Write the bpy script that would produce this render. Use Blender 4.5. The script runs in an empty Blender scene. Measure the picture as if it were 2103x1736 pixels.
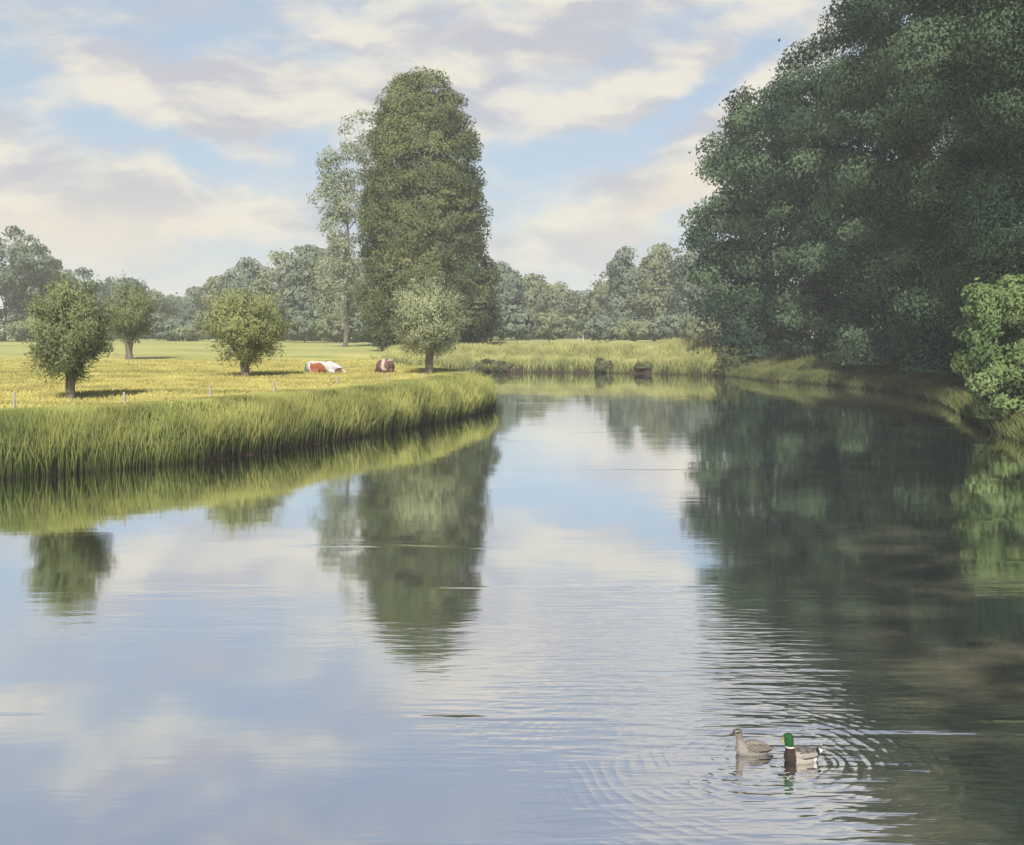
import bpy, math, random
import numpy as np
from mathutils import Vector

sc = bpy.context.scene
# ------------------------------------------------------------------ camera
F = 2020.0; CX = 1051.5; HY = 675.0; W = 2103.0; HH = 1736.0      # focal length and horizon in picture units
CAMZ = 4.0
cam_d = bpy.data.cameras.new("camera"); cam = bpy.data.objects.new("camera", cam_d)
sc.collection.objects.link(cam); sc.camera = cam
cam.location = (0, 0, CAMZ); cam.rotation_euler = (math.radians(90), 0, 0)
cam_d.sensor_width = 36; cam_d.sensor_fit = 'HORIZONTAL'
cam_d.lens = 36 * F / W
cam_d.shift_y = -(HH / 2 - HY) / W
cam_d.clip_start = 0.1; cam_d.clip_end = 6000
# ------------------------------------------------------------------ light
SUN_AZ = math.radians(187); SUN_EL = math.radians(44)             # clockwise from the view axis
SUN_STR = 5.0; SKY_STR = 0.10
sun_d = bpy.data.lights.new("sun", 'SUN'); sun = bpy.data.objects.new("sun", sun_d)
sc.collection.objects.link(sun)
sun_d.energy = SUN_STR; sun_d.angle = math.radians(0.6); sun_d.color = (1.0, 0.93, 0.80)
sdir = Vector((math.sin(SUN_AZ) * math.cos(SUN_EL), math.cos(SUN_AZ) * math.cos(SUN_EL), math.sin(SUN_EL)))
sun.rotation_euler = sdir.to_track_quat('Z', 'Y').to_euler()
sc.view_settings.view_transform = 'Standard'; sc.view_settings.look = 'None'
sc.view_settings.exposure = 0.55; sc.view_settings.gamma = 1.0
sc.cycles.max_bounces = 8; sc.cycles.diffuse_bounces = 3; sc.cycles.glossy_bounces = 3
sc.cycles.transmission_bounces = 3; sc.cycles.transparent_max_bounces = 8; sc.cycles.volume_bounces = 1
sc.cycles.sample_clamp_indirect = 4
sc.cycles.use_denoising = True


class NG:
    """tiny node-graph helper"""
    def __init__(s, tree):
        s.t = tree; s.n = tree.nodes; s.l = tree.links
    def new(s, typ, **kw):
        n = s.n.new(typ)
        for k, v in kw.items(): setattr(n, k, v)
        return n
    def put(s, sock, v):
        if isinstance(v, bpy.types.NodeSocket): s.l.new(v, sock)
        else: sock.default_value = v
    def m(s, op, a, b=0.0, c=0.0, clamp=False):
        n = s.n.new('ShaderNodeMath'); n.operation = op; n.use_clamp = clamp
        s.put(n.inputs[0], a); s.put(n.inputs[1], b); s.put(n.inputs[2], c)
        return n.outputs[0]
    def mix(s, f, a, b):
        n = s.n.new('ShaderNodeMix'); n.data_type = 'RGBA'
        s.put(n.inputs[0], f)
        for i, v in ((6, a), (7, b)):
            if isinstance(v, tuple) and len(v) == 3: v = v + (1,)
            s.put(n.inputs[i], v)
        return n.outputs[2]
    def rng(s, v, a, b, c=0.0, d=1.0, smooth=True):
        n = s.n.new('ShaderNodeMapRange'); n.interpolation_type = 'SMOOTHSTEP' if smooth else 'LINEAR'
        s.put(n.inputs[0], v); n.inputs[1].default_value = a; n.inputs[2].default_value = b
        n.inputs[3].default_value = c; n.inputs[4].default_value = d
        return n.outputs[0]
    def xyz(s, x, y, z):
        n = s.n.new('ShaderNodeCombineXYZ'); s.put(n.inputs[0], x); s.put(n.inputs[1], y); s.put(n.inputs[2], z)
        return n.outputs[0]
    def sep(s, v):
        n = s.n.new('ShaderNodeSeparateXYZ'); s.put(n.inputs[0], v); return n.outputs
    def noise(s, v, scale, detail=4, rough=0.5, dist=0.0):
        n = s.n.new('ShaderNodeTexNoise'); s.l.new(v, n.inputs['Vector'])
        n.inputs['Scale'].default_value = scale; n.inputs['Detail'].default_value = detail
        n.inputs['Roughness'].default_value = rough; n.inputs['Distortion'].default_value = dist
        return n.outputs['Fac']
    def scale(s, v, sx, sy, sz, rot=0.0, loc=(0, 0, 0)):
        n = s.n.new('ShaderNodeMapping'); s.l.new(v, n.inputs[0])
        n.inputs['Scale'].default_value = (sx, sy, sz); n.inputs['Rotation'].default_value = (0, 0, rot)
        n.inputs['Location'].default_value = loc
        return n.outputs[0]


# ------------------------------------------------------------------ sky
world = bpy.data.worlds.new("World"); sc.world = world; world.use_nodes = True
g = NG(world.node_tree); g.n.clear()
tc = g.new('ShaderNodeTexCoord'); D = tc.outputs['Generated']
sx, sy, sz = g.sep(D)
az = g.m('ARCTAN2', sx, sy); el = g.m('ARCSINE', sz)
def sky_pt(px, py):
    dx = (px - CX) / F; dz = (HY - py) / F
    return math.atan(dx), math.atan(dz / math.sqrt(1 + dx * dx))
uv = g.xyz(az, el, 0.0)
# softly warped coordinates
wn = g.new('ShaderNodeTexNoise'); g.l.new(uv, wn.inputs['Vector']); wn.inputs['Scale'].default_value = 7; wn.inputs['Detail'].default_value = 5
wx, wy, wz = g.sep(wn.outputs['Color'])
azw = g.m('ADD', az, g.m('MULTIPLY', g.m('SUBTRACT', wx, 0.5), 0.11))
elw = g.m('ADD', el, g.m('MULTIPLY', g.m('SUBTRACT', wy, 0.5), 0.075))
def blob(px, py, a, b, ang):
    """soft elliptical patch in sky directions; half-sizes a,b in picture units, ang in degrees up to the right"""
    ca, ce = sky_pt(px, py); t = math.radians(ang); a /= F; b /= F
    dx = g.m('SUBTRACT', azw, ca); dy = g.m('SUBTRACT', elw, ce)
    u = g.m('MULTIPLY_ADD', dx, math.cos(t) / a, g.m('MULTIPLY', dy, math.sin(t) / a))
    v = g.m('MULTIPLY_ADD', dx, -math.sin(t) / b, g.m('MULTIPLY', dy, math.cos(t) / b))
    r2 = g.m('MULTIPLY_ADD', u, u, g.m('MULTIPLY', v, v))
    return g.m('EXPONENT', g.m('MULTIPLY', r2, -1.0))
BLOBS = [  # px, py, a, b, angle, amplitude (cloud + / open blue -)
    (250, 175, 190, 50, -24, .8), (480, 240, 260, 60, -12, .9), (850, 200, 330, 80, 6, .75), (1230, 200, 260, 60, 14, .6),
    (1000, 90, 330, 40, 5, .5), (1350, 410, 300, 42, 22, 1.0), (1560, 230, 230, 42, 30, .9), (1640, 100, 150, 35, 32, .8),
    (290, 330, 60, 45, -25, .7), (70, 400, 130, 70, -25, .8), (330, 440, 260, 50, -4, .9), (590, 420, 160, 45, 3, .9),
    (640, 20, 200, 40, -8, .4), (1250, 480, 200, 50, 8, .5), (-250, 300, 250, 80, 5, .7), (2300, 250, 300, 120, 10, .6),
    (200, 255, 190, 40, -27, -.95), (440, 345, 200, 38, -14, -1.0), (630, 320, 90, 50, -20, -1.0), (90, 130, 90, 40, -10, -.7),
    (430, 40, 260, 40, -6, -.5), (1110, 330, 170, 45, 5, -1.0), (1290, 270, 150, 25, 22, -.7), (1480, 150, 190, 34, 34, -1.0), (1400, 30, 170, 30, 8, -.7),
    (760, -60, 500, 40, 0, .35), (500, -110, 250, 60, 8, -.6), (1150, -60, 260, 90, 0, .55), (450, -200, 330, 45, 4, .55),
    (1250, 120, 120, 22, 22, -.5), (1450, -100, 330, 90, 4, 1.2), (1520, -270, 260, 90, 0, 1.2), (1020, -240, 330, 55, -5, -1.0), (250, -310, 500, 80, 0, -.4),
]
acc = None
for (px, py, a, b, an, am) in BLOBS:
    t_ = g.m('MULTIPLY', blob(px, py, a, b, an), am)
    acc = t_ if acc is None else g.m('ADD', acc, t_)
st = g.noise(g.scale(g.xyz(azw, elw, 0.0), 5, 16, 1, rot=math.radians(-10)), 1.0, 6, 0.55)
fine = g.noise(g.scale(uv, 14, 36, 1, rot=math.radians(-14)), 1.0, 5, 0.6)
mask = g.m('ADD', acc, g.m('MULTIPLY', g.m('SUBTRACT', st, 0.47), 2.8))
mask = g.m('ADD', mask, g.m('MULTIPLY', g.m('SUBTRACT', fine, 0.5), 1.9))
cm = g.rng(mask, -0.60, 0.75)
skyt = g.new('ShaderNodeTexSky', sky_type='NISHITA'); skyt.sun_disc = False
skyt.sun_elevation = SUN_EL; skyt.sun_rotation = SUN_AZ; skyt.air_density = 1.0; skyt.dust_density = 1.4; skyt.ozone_density = 1.2
nish = g.new('ShaderNodeMixRGB', blend_type='MULTIPLY'); nish.inputs[0].default_value = 1
g.l.new(skyt.outputs[0], nish.inputs[1]); nish.inputs[2].default_value = (SKY_STR,) * 3 + (1,)
blue = g.mix(0.62, nish.outputs[0], (0.47, 0.57, 0.68))
# cloud colour: cream tops, lavender-grey undersides
cs = g.noise(g.scale(g.xyz(azw, elw, 0.0), 7, 20, 1, rot=math.radians(-8), loc=(3, 1, 0)), 1.0, 5, 0.55)
cloud = g.mix(g.rng(cs, 0.40, 0.60), (0.47, 0.475, 0.53), (0.72, 0.68, 0.60))
warm = g.m('ADD', blob(200, 470, 330, 55, -5), g.m('MULTIPLY', blob(1450, 390, 260, 45, 22), 0.9), clamp=True)
cloud = g.mix(g.m('MULTIPLY', warm, 0.7), cloud, (0.76, 0.66, 0.53))
col = g.mix(cm, blue, cloud)
# lavender bank low over the land
low = g.rng(el, math.radians(1.0), math.radians(6.5), 1.0, 0.0)
col = g.mix(g.m('MULTIPLY', low, 0.6), col, (0.52, 0.52, 0.60))
# sky gets a deeper slate higher up
hi = g.m('MULTIPLY', g.rng(el, math.radians(19), math.radians(33)), g.m('SUBTRACT', 1.0, g.m('MULTIPLY', blob(1560, -230, 420, 190, 0), 0.75)))
col = g.mix(g.m('MULTIPLY', hi, 0.75), col, (0.29, 0.33, 0.45))
bg = g.new('ShaderNodeBackground'); g.l.new(col, bg.inputs[0]); bg.inputs[1].default_value = 0.80
out = g.new('ShaderNodeOutputWorld'); g.l.new(bg.outputs[0], out.inputs[0])


# ------------------------------------------------------------------ helpers
def tag(o, label=None, cat=None, group=None, kind=None):
    if label: o['label'] = label
    if cat: o['category'] = cat
    if group: o['group'] = group
    if kind: o['kind'] = kind
    return o

def link(name, me, parent=None, loc=None):
    o = bpy.data.objects.new(name, me); sc.collection.objects.link(o)
    if parent: o.parent = parent
    if loc is not None: o.location = loc
    return o

def mesh_np(name, V, Fq, mat, tint=None, normals=None, smooth=False):
    """mesh from numpy verts and an (n,4) or (n,3) face array"""
    me = bpy.data.meshes.new(name)
    V = np.asarray(V, dtype=np.float32); Fq = np.asarray(Fq, dtype=np.int32); k = Fq.shape[1]; n = len(Fq)
    me.vertices.add(len(V)); me.vertices.foreach_set('co', V.ravel())
    me.loops.add(n * k); me.loops.foreach_set('vertex_index', Fq.ravel())
    me.polygons.add(n); me.polygons.foreach_set('loop_start', np.arange(n, dtype=np.int32) * k)
    me.polygons.foreach_set('loop_total', np.full(n, k, dtype=np.int32))
    if smooth or normals is not None: me.polygons.foreach_set('use_smooth', np.ones(n, dtype=bool))
    if tint is not None:
        a = me.attributes.new('tint', 'FLOAT', 'POINT'); a.data.foreach_set('value', np.asarray(tint, dtype=np.float32))
    me.update(calc_edges=True); me.validate()
    if normals is not None: me.normals_split_custom_set_from_vertices(np.asarray(normals, dtype=np.float32))
    me.materials.append(mat)
    return me

def at(px, Dist, z=0.0):
    return Vector(((px - CX) / F * Dist, Dist, z))

def mat_new(name):
    m = bpy.data.materials.new(name); m.use_nodes = True
    g = NG(m.node_tree); g.n.clear()
    o = g.new('ShaderNodeOutputMaterial')
    return m, g, o

def leaf_mat(name, dark, light, trans=0.25, warmc=None, mass=0.9):
    m, g, o = mat_new(name)
    at_ = g.new('ShaderNodeAttribute'); at_.attribute_name = 'tint'
    tc = g.new('ShaderNodeTexCoord')
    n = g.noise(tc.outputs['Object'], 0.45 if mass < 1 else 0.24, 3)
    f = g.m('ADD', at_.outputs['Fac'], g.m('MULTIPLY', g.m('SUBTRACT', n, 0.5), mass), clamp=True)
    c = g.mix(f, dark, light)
    if warmc:
        n2 = g.noise(tc.outputs['Object'], 0.22, 2)
        c = g.mix(g.rng(n2, 0.52, 0.72, 0, 0.6), c, warmc)
    d = g.new('ShaderNodeBsdfDiffuse'); g.l.new(c, d.inputs[0]); d.inputs[1].default_value = 0.3
    t = g.new('ShaderNodeBsdfTranslucent'); g.l.new(c, t.inputs[0])
    ms = g.new('ShaderNodeMixShader'); ms.inputs[0].default_value = trans
    g.l.new(d.outputs[0], ms.inputs[1]); g.l.new(t.outputs[0], ms.inputs[2]); g.l.new(ms.outputs[0], o.inputs[0])
    return m

def bark_mat(name, a, b, sc_=6):
    m, g, o = mat_new(name)
    tc = g.new('ShaderNodeTexCoord')
    v = g.scale(tc.outputs['Object'], sc_, sc_, sc_ * 0.25)
    n = g.noise(v, 1.0, 6, 0.65)
    c = g.mix(g.rng(n, 0.35, 0.65), a, b)
    p = g.new('ShaderNodeBsdfPrincipled'); g.l.new(c, p.inputs['Base Color']); p.inputs['Roughness'].default_value = 0.9
    bp = g.new('ShaderNodeBump'); bp.inputs['Strength'].default_value = 0.8; bp.inputs['Distance'].default_value = 0.05
    g.l.new(n, bp.inputs['Height']); g.l.new(bp.outputs[0], p.inputs['Normal']); g.l.new(p.outputs[0], o.inputs[0])
    return m

# ------------------------------------------------------------------ the river course
RIVER = np.array([
    (-60, 19), (-35, 20.5), (-24, 22.6), (-17.5, 24.6), (-13.6, 26.1), (-11.6, 27.6), (-9.3, 29.6), (-7.3, 33.2), (-4.9, 37.6),
    (-2.6, 43.2), (-1.15, 48.0), (-1.0, 51.0), (-1.6, 54.5), (-3.6, 60), (-6.2, 68), (-8.6, 77), (-10.5, 84), (-11, 88.5),
    (-8, 91), (-3.5, 91.5), (0, 90.2), (5, 89.4), (9, 88.2), (13, 86.4), (16.5, 84.4), (18.6, 80.5), (19.4, 75),
    (21.8, 71), (23.6, 65), (24.0, 59), (22.9, 52), (20.9, 45.5), (18.9, 39), (17.9, 34.5), (18.0, 30), (19.5, 24), (21, 15), (22, 5), (24, -12),
    (60, -14), (60, -60), (-60, -60)], dtype=float)
def river_sd(x, y):
    """signed distance to the waterline, positive on land"""
    x = np.asarray(x, float); y = np.asarray(y, float)
    d2 = np.full(x.shape, 1e18); inside = np.zeros(x.shape, bool)
    n = len(RIVER)
    for i in range(n):
        ax, ay = RIVER[i]; bx, by = RIVER[(i + 1) % n]
        ex, ey = bx - ax, by - ay
        t = np.clip(((x - ax) * ex + (y - ay) * ey) / (ex * ex + ey * ey), 0, 1)
        dx, dy = x - ax - t * ex, y - ay - t * ey
        d2 = np.minimum(d2, dx * dx + dy * dy)
        c = ((ay > y) != (by > y)) & (x < (bx - ax) * (y - ay) / (by - ay + 1e-12) + ax)
        inside ^= c
    d = np.sqrt(d2)
    return np.where(inside, -d, d)
def vnoise(x, y, s, seed=0):
    rs = np.random.RandomState(seed); ph = rs.rand(8, 3) * 6.28; r = 0
    for i in range(8):
        a = ph[i, 0]; f = (0.6 + 0.25 * i) / s
        r = r + np.sin((x * math.cos(a) + y * math.sin(a)) * f * 6.28 + ph[i, 1]) / (1 + 0.4 * i)
    return r / 3.2
def ground_z(x, y):
    x = np.asarray(x, float); y = np.asarray(y, float)
    s = river_sd(x, y) + 0.22 * vnoise(x, y, 2.3, 5) + 0.12 * vnoise(x, y, 0.9, 6)
    far = np.clip((y - 82) / 5, 0, 1) * np.clip((20 - x) / 4, 0, 1)
    right = np.clip((x - 12) / 4, 0, 1) * (1 - far)
    ss = lambda t: np.clip(t, 0, 1) ** 2 * (3 - 2 * np.clip(t, 0, 1))
    left_z = 1.6 * ss((s + 0.15) / 2.3)
    far_z = 0.5 * ss((s + 0.1) / 0.5) + 1.1 * ss((s - 0.3) / 6)
    right_z = 0.35 * ss((s + 0.1) / 0.5) + 1.35 * ss((s - 0.2) / 5)
    z = left_z * (1 - far) * (1 - right) + far_z * far + right_z * right
    z = z + 0.05 * vnoise(x, y, 9, 2) * ss((s - 2) / 3)
    z = np.where(s < 0, np.maximum(s * 0.5, -1.5), z)
    return z

# ------------------------------------------------------------------ ground
def axis(lo, hi, f0, f1, step):
    a = [f0]
    while a[-1] < f1: a.append(a[-1] + step)
    k = step
    while a[-1] < hi: k *= 1.16; a.append(a[-1] + k)
    k = step; b = []
    c = f0
    while c > lo: k *= 1.16; c -= k; b.append(c)
    return np.array(b[::-1] + a)
gx = axis(-1600, 1600, -34, 30, 0.4); gy = axis(-300, 2600, 10, 105, 0.4)
X, Y = np.meshgrid(gx, gy); Z = ground_z(X, Y)
nx, ny = len(gx), len(gy)
idx = np.arange(nx * ny).reshape(ny, nx)
Fc = np.stack([idx[:-1, :-1], idx[:-1, 1:], idx[1:, 1:], idx[1:, :-1]], -1).reshape(-1, 4)
m, g, o = mat_new('meadow_soil')
geo = g.new('ShaderNodeNewGeometry'); P = geo.outputs['Position']
x_, y_, z_ = g.sep(P)
n1 = g.noise(g.scale(P, 0.05, 0.22, 1), 1.0, 5, 0.6); n2 = g.noise(P, 1.7, 5, 0.65); n3 = g.noise(g.scale(P, 0.02, 0.09, 1, loc=(7, 3, 0)), 1.0, 3)
gold = g.mix(g.rng(n1, 0.35, 0.65), (0.31, 0.30, 0.11), (0.46, 0.39, 0.14))
green = g.mix(g.rng(n1, 0.38, 0.62), (0.22, 0.25, 0.10), (0.36, 0.36, 0.15))
far_f = g.rng(y_, 48, 95, 0, 1)
c = g.mix(g.m('ADD', far_f, g.m('MULTIPLY', g.m('SUBTRACT', n3, 0.5), 3.2), clamp=True), gold, green)
c = g.mix(g.rng(n2, 0.3, 0.75, 0.0, 0.4), c, (0.20, 0.20, 0.05))
dirt = g.mix(g.rng(n2, 0.35, 0.65), (0.035, 0.022, 0.014), (0.040, 0.027, 0.020))
zed = g.m('ADD', z_, g.m('MULTIPLY', g.m('SUBTRACT', n2, 0.5), 0.5))
c = g.mix(g.rng(zed, 0.38, 0.62), dirt, c)
p = g.new('ShaderNodeBsdfPrincipled'); g.l.new(c, p.inputs['Base Color']); p.inputs['Roughness'].default_value = 1
p.inputs['Specular IOR Level'].default_value = 0.1
bp = g.new('ShaderNodeBump'); bp.inputs['Strength'].default_value = 0.6; bp.inputs['Distance'].default_value = 0.15
g.l.new(n2, bp.inputs['Height']); g.l.new(bp.outputs[0], p.inputs['Normal']); g.l.new(p.outputs[0], o.inputs[0])
ground = link('ground', mesh_np('ground', np.stack([X.ravel(), Y.ravel(), Z.ravel()], -1), Fc, m, smooth=True))
tag(ground, kind='structure')

# ------------------------------------------------------------------ water
DUCKS = [at(1543, 9.26), at(1642, 9.10)]
m, g, o = mat_new('river_water')
geo = g.new('ShaderNodeNewGeometry'); P = geo.outputs['Position']
x_, y_, z_ = g.sep(P)
# rippled and calm reaches
patch = g.noise(g.scale(P, 0.10, 0.28, 1, loc=(2, 5, 0)), 1.0, 3, 0.5)
patch = g.rng(patch, 0.45, 0.66)
lines = g.noise(g.scale(P, 0.07, 0.75, 1, loc=(9, 0, 0)), 1.0, 3, 0.6)
lines = g.rng(lines, 0.62, 0.70)
w1 = g.noise(g.scale(P, 0.8, 4.2, 1), 1.0, 3, 0.55, 0.3)
w2 = g.noise(g.scale(P, 2.6, 11.0, 1), 1.0, 2, 0.5, 0.2)
w0 = g.noise(g.scale(P, 0.35, 0.7, 1), 1.0, 2, 0.5)
base_h = g.m('MULTIPLY', w0, 0.004)
rip = g.m('ADD', g.m('MULTIPLY', w1, 0.016), g.m('MULTIPLY', w2, 0.005))
near = g.rng(y_, 6, 24, 1.0, 0.30)
amp = g.m('ADD', g.m('MULTIPLY', patch, 0.35), g.m('MULTIPLY', lines, 0.9))
h = g.m('ADD', base_h, g.m('MULTIPLY', rip, g.m('MULTIPLY', g.m('ADD', amp, 0.05), near)))
ringsum = None
wob = g.m('MULTIPLY', g.m('SUBTRACT', g.noise(P, 0.9, 2), 0.5), 0.42)
for (cx0, cy0, lam, dec, am) in ((2.30, 9.16, 0.135, 0.30, 1.0), (DUCKS[0].x, DUCKS[0].y, 0.085, 2.2, 0.55), (DUCKS[1].x, DUCKS[1].y, 0.085, 2.2, 0.55)):
    dx = g.m('SUBTRACT', x_, cx0); dy = g.m('SUBTRACT', y_, cy0)
    r = g.m('SQRT', g.m('MULTIPLY_ADD', dx, dx, g.m('MULTIPLY', dy, dy)))
    wv = g.m('SINE', g.m('MULTIPLY', g.m('ADD', r, wob), 6.2832 / lam))
    wv = g.m('MULTIPLY', g.m('MULTIPLY_ADD', wv, 0.5, 0.5), g.m('MULTIPLY_ADD', wv, 0.5, 0.5))
    en = g.m('EXPONENT', g.m('MULTIPLY', g.m('MULTIPLY', r, r), -dec))
    br = g.rng(g.noise(g.scale(P, 1.4, 2.4, 1, loc=(lam * 50, 0, 0)), 1.0, 2), 0.40, 0.60, 0.08, 1.0)
    t_ = g.m('MULTIPLY', g.m('MULTIPLY', wv, en), g.m('MULTIPLY', br, 0.0027 * am * lam / 0.135))
    ringsum = t_ if ringsum is None else g.m('ADD', ringsum, t_)
# broader disturbed water round the ducks
dx = g.m('SUBTRACT', x_, 2.35); dy = g.m('SUBTRACT', y_, 10.6)
e2 = g.m('EXPONENT', g.m('MULTIPLY', g.m('ADD', g.m('MULTIPLY', g.m('MULTIPLY', dx, dx), 0.22), g.m('MULTIPLY', g.m('MULTIPLY', dy, dy), 0.09)), -1.0))
w3 = g.noise(g.scale(P, 1.4, 8.5, 1, loc=(4, 4, 0)), 1.0, 2, 0.5, 0.3)
h = g.m('ADD', h, g.m('MULTIPLY', g.m('MULTIPLY', e2, w3), 0.017))
h = g.m('ADD', h, ringsum)
bp = g.new('ShaderNodeBump'); bp.inputs['Strength'].default_value = 1.0; bp.inputs['Distance'].default_value = 1.0
g.l.new(h, bp.inputs['Height'])
mottle_n = g.noise(g.scale(P, 0.5, 0.8, 1, loc=(1, 8, 0)), 1.0, 4, 0.6)
sh_ = g.m('SUBTRACT', x_, g.m('MULTIPLY', y_, 0.30))
mottle_f = g.rng(sh_, -0.6, 2.2)  # right-hand side: light mottling of the tree reflection put into the water colour
mottle_c = g.mix(mottle_f, (0.035, 0.035, 0.025), (0.36, 0.33, 0.21))
body_c = g.mix(g.rng(mottle_n, 0.42, 0.70), (0.012, 0.012, 0.013), mottle_c)
df = g.new('ShaderNodeBsdfDiffuse'); g.l.new(body_c, df.inputs[0])
gl = g.new('ShaderNodeBsdfGlossy'); gl.inputs['Roughness'].default_value = 0.045; gl.inputs['Color'].default_value = (0.93, 0.95, 0.97, 1)
g.l.new(bp.outputs[0], gl.inputs['Normal'])
fr = g.new('ShaderNodeFresnel'); fr.inputs[0].default_value = 1.33; g.l.new(bp.outputs[0], fr.inputs['Normal'])
fac = g.rng(fr.outputs[0], 0.02, 0.40, 0.76, 0.98, smooth=False)
ms = g.new('ShaderNodeMixShader'); g.l.new(fac, ms.inputs[0]); g.l.new(df.outputs[0], ms.inputs[1]); g.l.new(gl.outputs[0], ms.inputs[2])
g.l.new(ms.outputs[0], o.inputs[0])
wv_ = np.array([(-62, -62, 0), (62, -62, 0), (62, 100, 0), (-62, 100, 0)])
water = link('water', mesh_np('water', wv_, [(0, 1, 2, 3)], m)); tag(water, kind='structure')

# ------------------------------------------------------------------ foliage
def unit(v):
    return v / (np.linalg.norm(v, axis=-1, keepdims=True) + 1e-9)

def outward_faces(V, sh, k=4):
    """quads wound so that each leaf shows its face to the outside of the crown"""
    q = V.reshape(-1, 4, 3); n = len(q)
    gn = np.cross(q[:, 2] - q[:, 0], q[:, 3] - q[:, 1])
    Fq = np.arange(n * 4).reshape(n, 4)
    flip = np.sum(gn * sh, -1) < 0
    Fq[flip] = Fq[flip][:, ::-1]
    return Fq

def leaves(C, N, L, Wd, rs, tint, name, mat, axis_bias=(0, 0, -0.6), jit=0.6, shade=None):
    """leaf quads at C with outward direction N"""
    n = len(C)
    nf = unit(N + rs.randn(n, 3) * jit)
    ax = rs.randn(n, 3) * 0.5 + N * 0.7 + np.array(axis_bias)
    ax = unit(ax - nf * np.sum(ax * nf, -1, keepdims=True))
    bx = np.cross(nf, ax)
    s = (0.65 + 0.7 * rs.rand(n, 1))
    L = L * s; Wd = Wd * s
    k = rs.uniform(-0.15, 0.25, (n, 1))
    v0 = C - ax * L * 0.5
    v1 = C + bx * Wd * 0.5 + ax * L * k
    v2 = C + ax * L * 0.5 - nf * L * 0.12
    v3 = C - bx * Wd * 0.5 + ax * L * (0.1 - k)
    V = np.stack([v0, v1, v2, v3], 1).reshape(-1, 3)
    sh = unit((shade if shade is not None else N) + rs.randn(n, 3) * 0.22)
    Fq = outward_faces(V, sh)
    NN = np.repeat(sh, 4, 0)
    return mesh_np(name, V, Fq, mat, tint=np.repeat(tint, 4), normals=NN)

def crown_mesh(env, nclump, cr, nleaf, L, Wd, mat, seed, flat=0.75, fill=0.25, soft=0.0, tvar=0.24):
    """env: ellipsoids (x,y,z,rx,ry,rz) that outline the crown; clumps of leaves spread through them"""
    rs = np.random.RandomState(seed)
    env = np.array(env, float)
    area = env[:, 3] * env[:, 5] + env[:, 4] * env[:, 5]; pr = area / area.sum()
    CC, CN = [], []
    while len(CC) < nclump:
        k = rs.choice(len(env), p=pr); e = env[k]
        d = unit(rs.randn(3)); r = 1.0 - 0.30 * rs.rand() ** 1.5 if rs.rand() > fill else rs.rand() ** 0.5 * 0.8
        p = e[:3] + d * e[3:6] * r
        q = np.linalg.norm((p - env[:, :3]) / env[:, 3:6], axis=1)
        if (np.delete(q, k) < 0.62).any() and rs.rand() < 0.85: continue
        p[2] = max(p[2], 0.12)
        CC.append(p); CN.append(unit(d / e[3:6]))
    CC = np.array(CC); CN = np.array(CN)
    ct = np.clip(rs.randn(nclump) * tvar + 0.45, 0, 1)
    csz = cr * (0.6 + 0.8 * rs.rand(nclump))
    w = csz ** 2; ci = rs.choice(nclump, nleaf, p=w / w.sum())
    d = unit(rs.randn(nleaf, 3) + CN[ci] * 0.7 + np.array((0, 0, 0.25)))
    r = rs.rand(nleaf, 1) ** 0.45
    sc3 = np.array((1.0, 1.0, flat))
    P = CC[ci] + d * r * csz[ci][:, None] * sc3
    loose = rs.rand(nleaf) < 0.02
    P[loose] += rs.randn(loose.sum(), 3) * cr * 0.35
    P[:, 2] = np.maximum(P[:, 2], 0.1)
    shade = unit(d * (0.85 - 0.5 * soft) + CN[ci] * (0.4 + 0.6 * soft) + np.array((0, 0, 0.15)))
    tint = np.clip(ct[ci] + rs.randn(nleaf) * 0.12, 0, 1)
    return leaves(P, d, L, Wd, rs, tint, 'crown', mat, shade=shade)

def tubes(paths, mat, name='trunk', sides=8, seed=0):
    """lofted tapering limbs; each path is a list of (x,y,z,r)"""
    V, Fq = [], []; rs = np.random.RandomState(seed)
    for path in paths:
        pts = np.array(path, float); n = len(pts); base = len(V)
        for i in range(n):
            t = pts[min(i + 1, n - 1), :3] - pts[max(i - 1, 0), :3]; t = t / (np.linalg.norm(t) + 1e-9)
            a = np.cross(t, (0, 1, 0)) if abs(t[1]) < 0.9 else np.cross(t, (1, 0, 0)); a = a / np.linalg.norm(a); b = np.cross(t, a)
            for k in range(sides):
                th = 2 * math.pi * k / sides; rr = pts[i, 3] * (1 + 0.13 * (rs.rand() - 0.5) * 2)
                V.append(pts[i, :3] + (a * math.cos(th) + b * math.sin(th)) * rr)
        for i in range(n - 1):
            for k in range(sides):
                k2 = (k + 1) % sides
                Fq.append((base + i * sides + k, base + i * sides + k2, base + (i + 1) * sides + k2, base + (i + 1) * sides + k))
    return mesh_np(name, np.array(V), Fq, mat, smooth=True)

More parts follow.
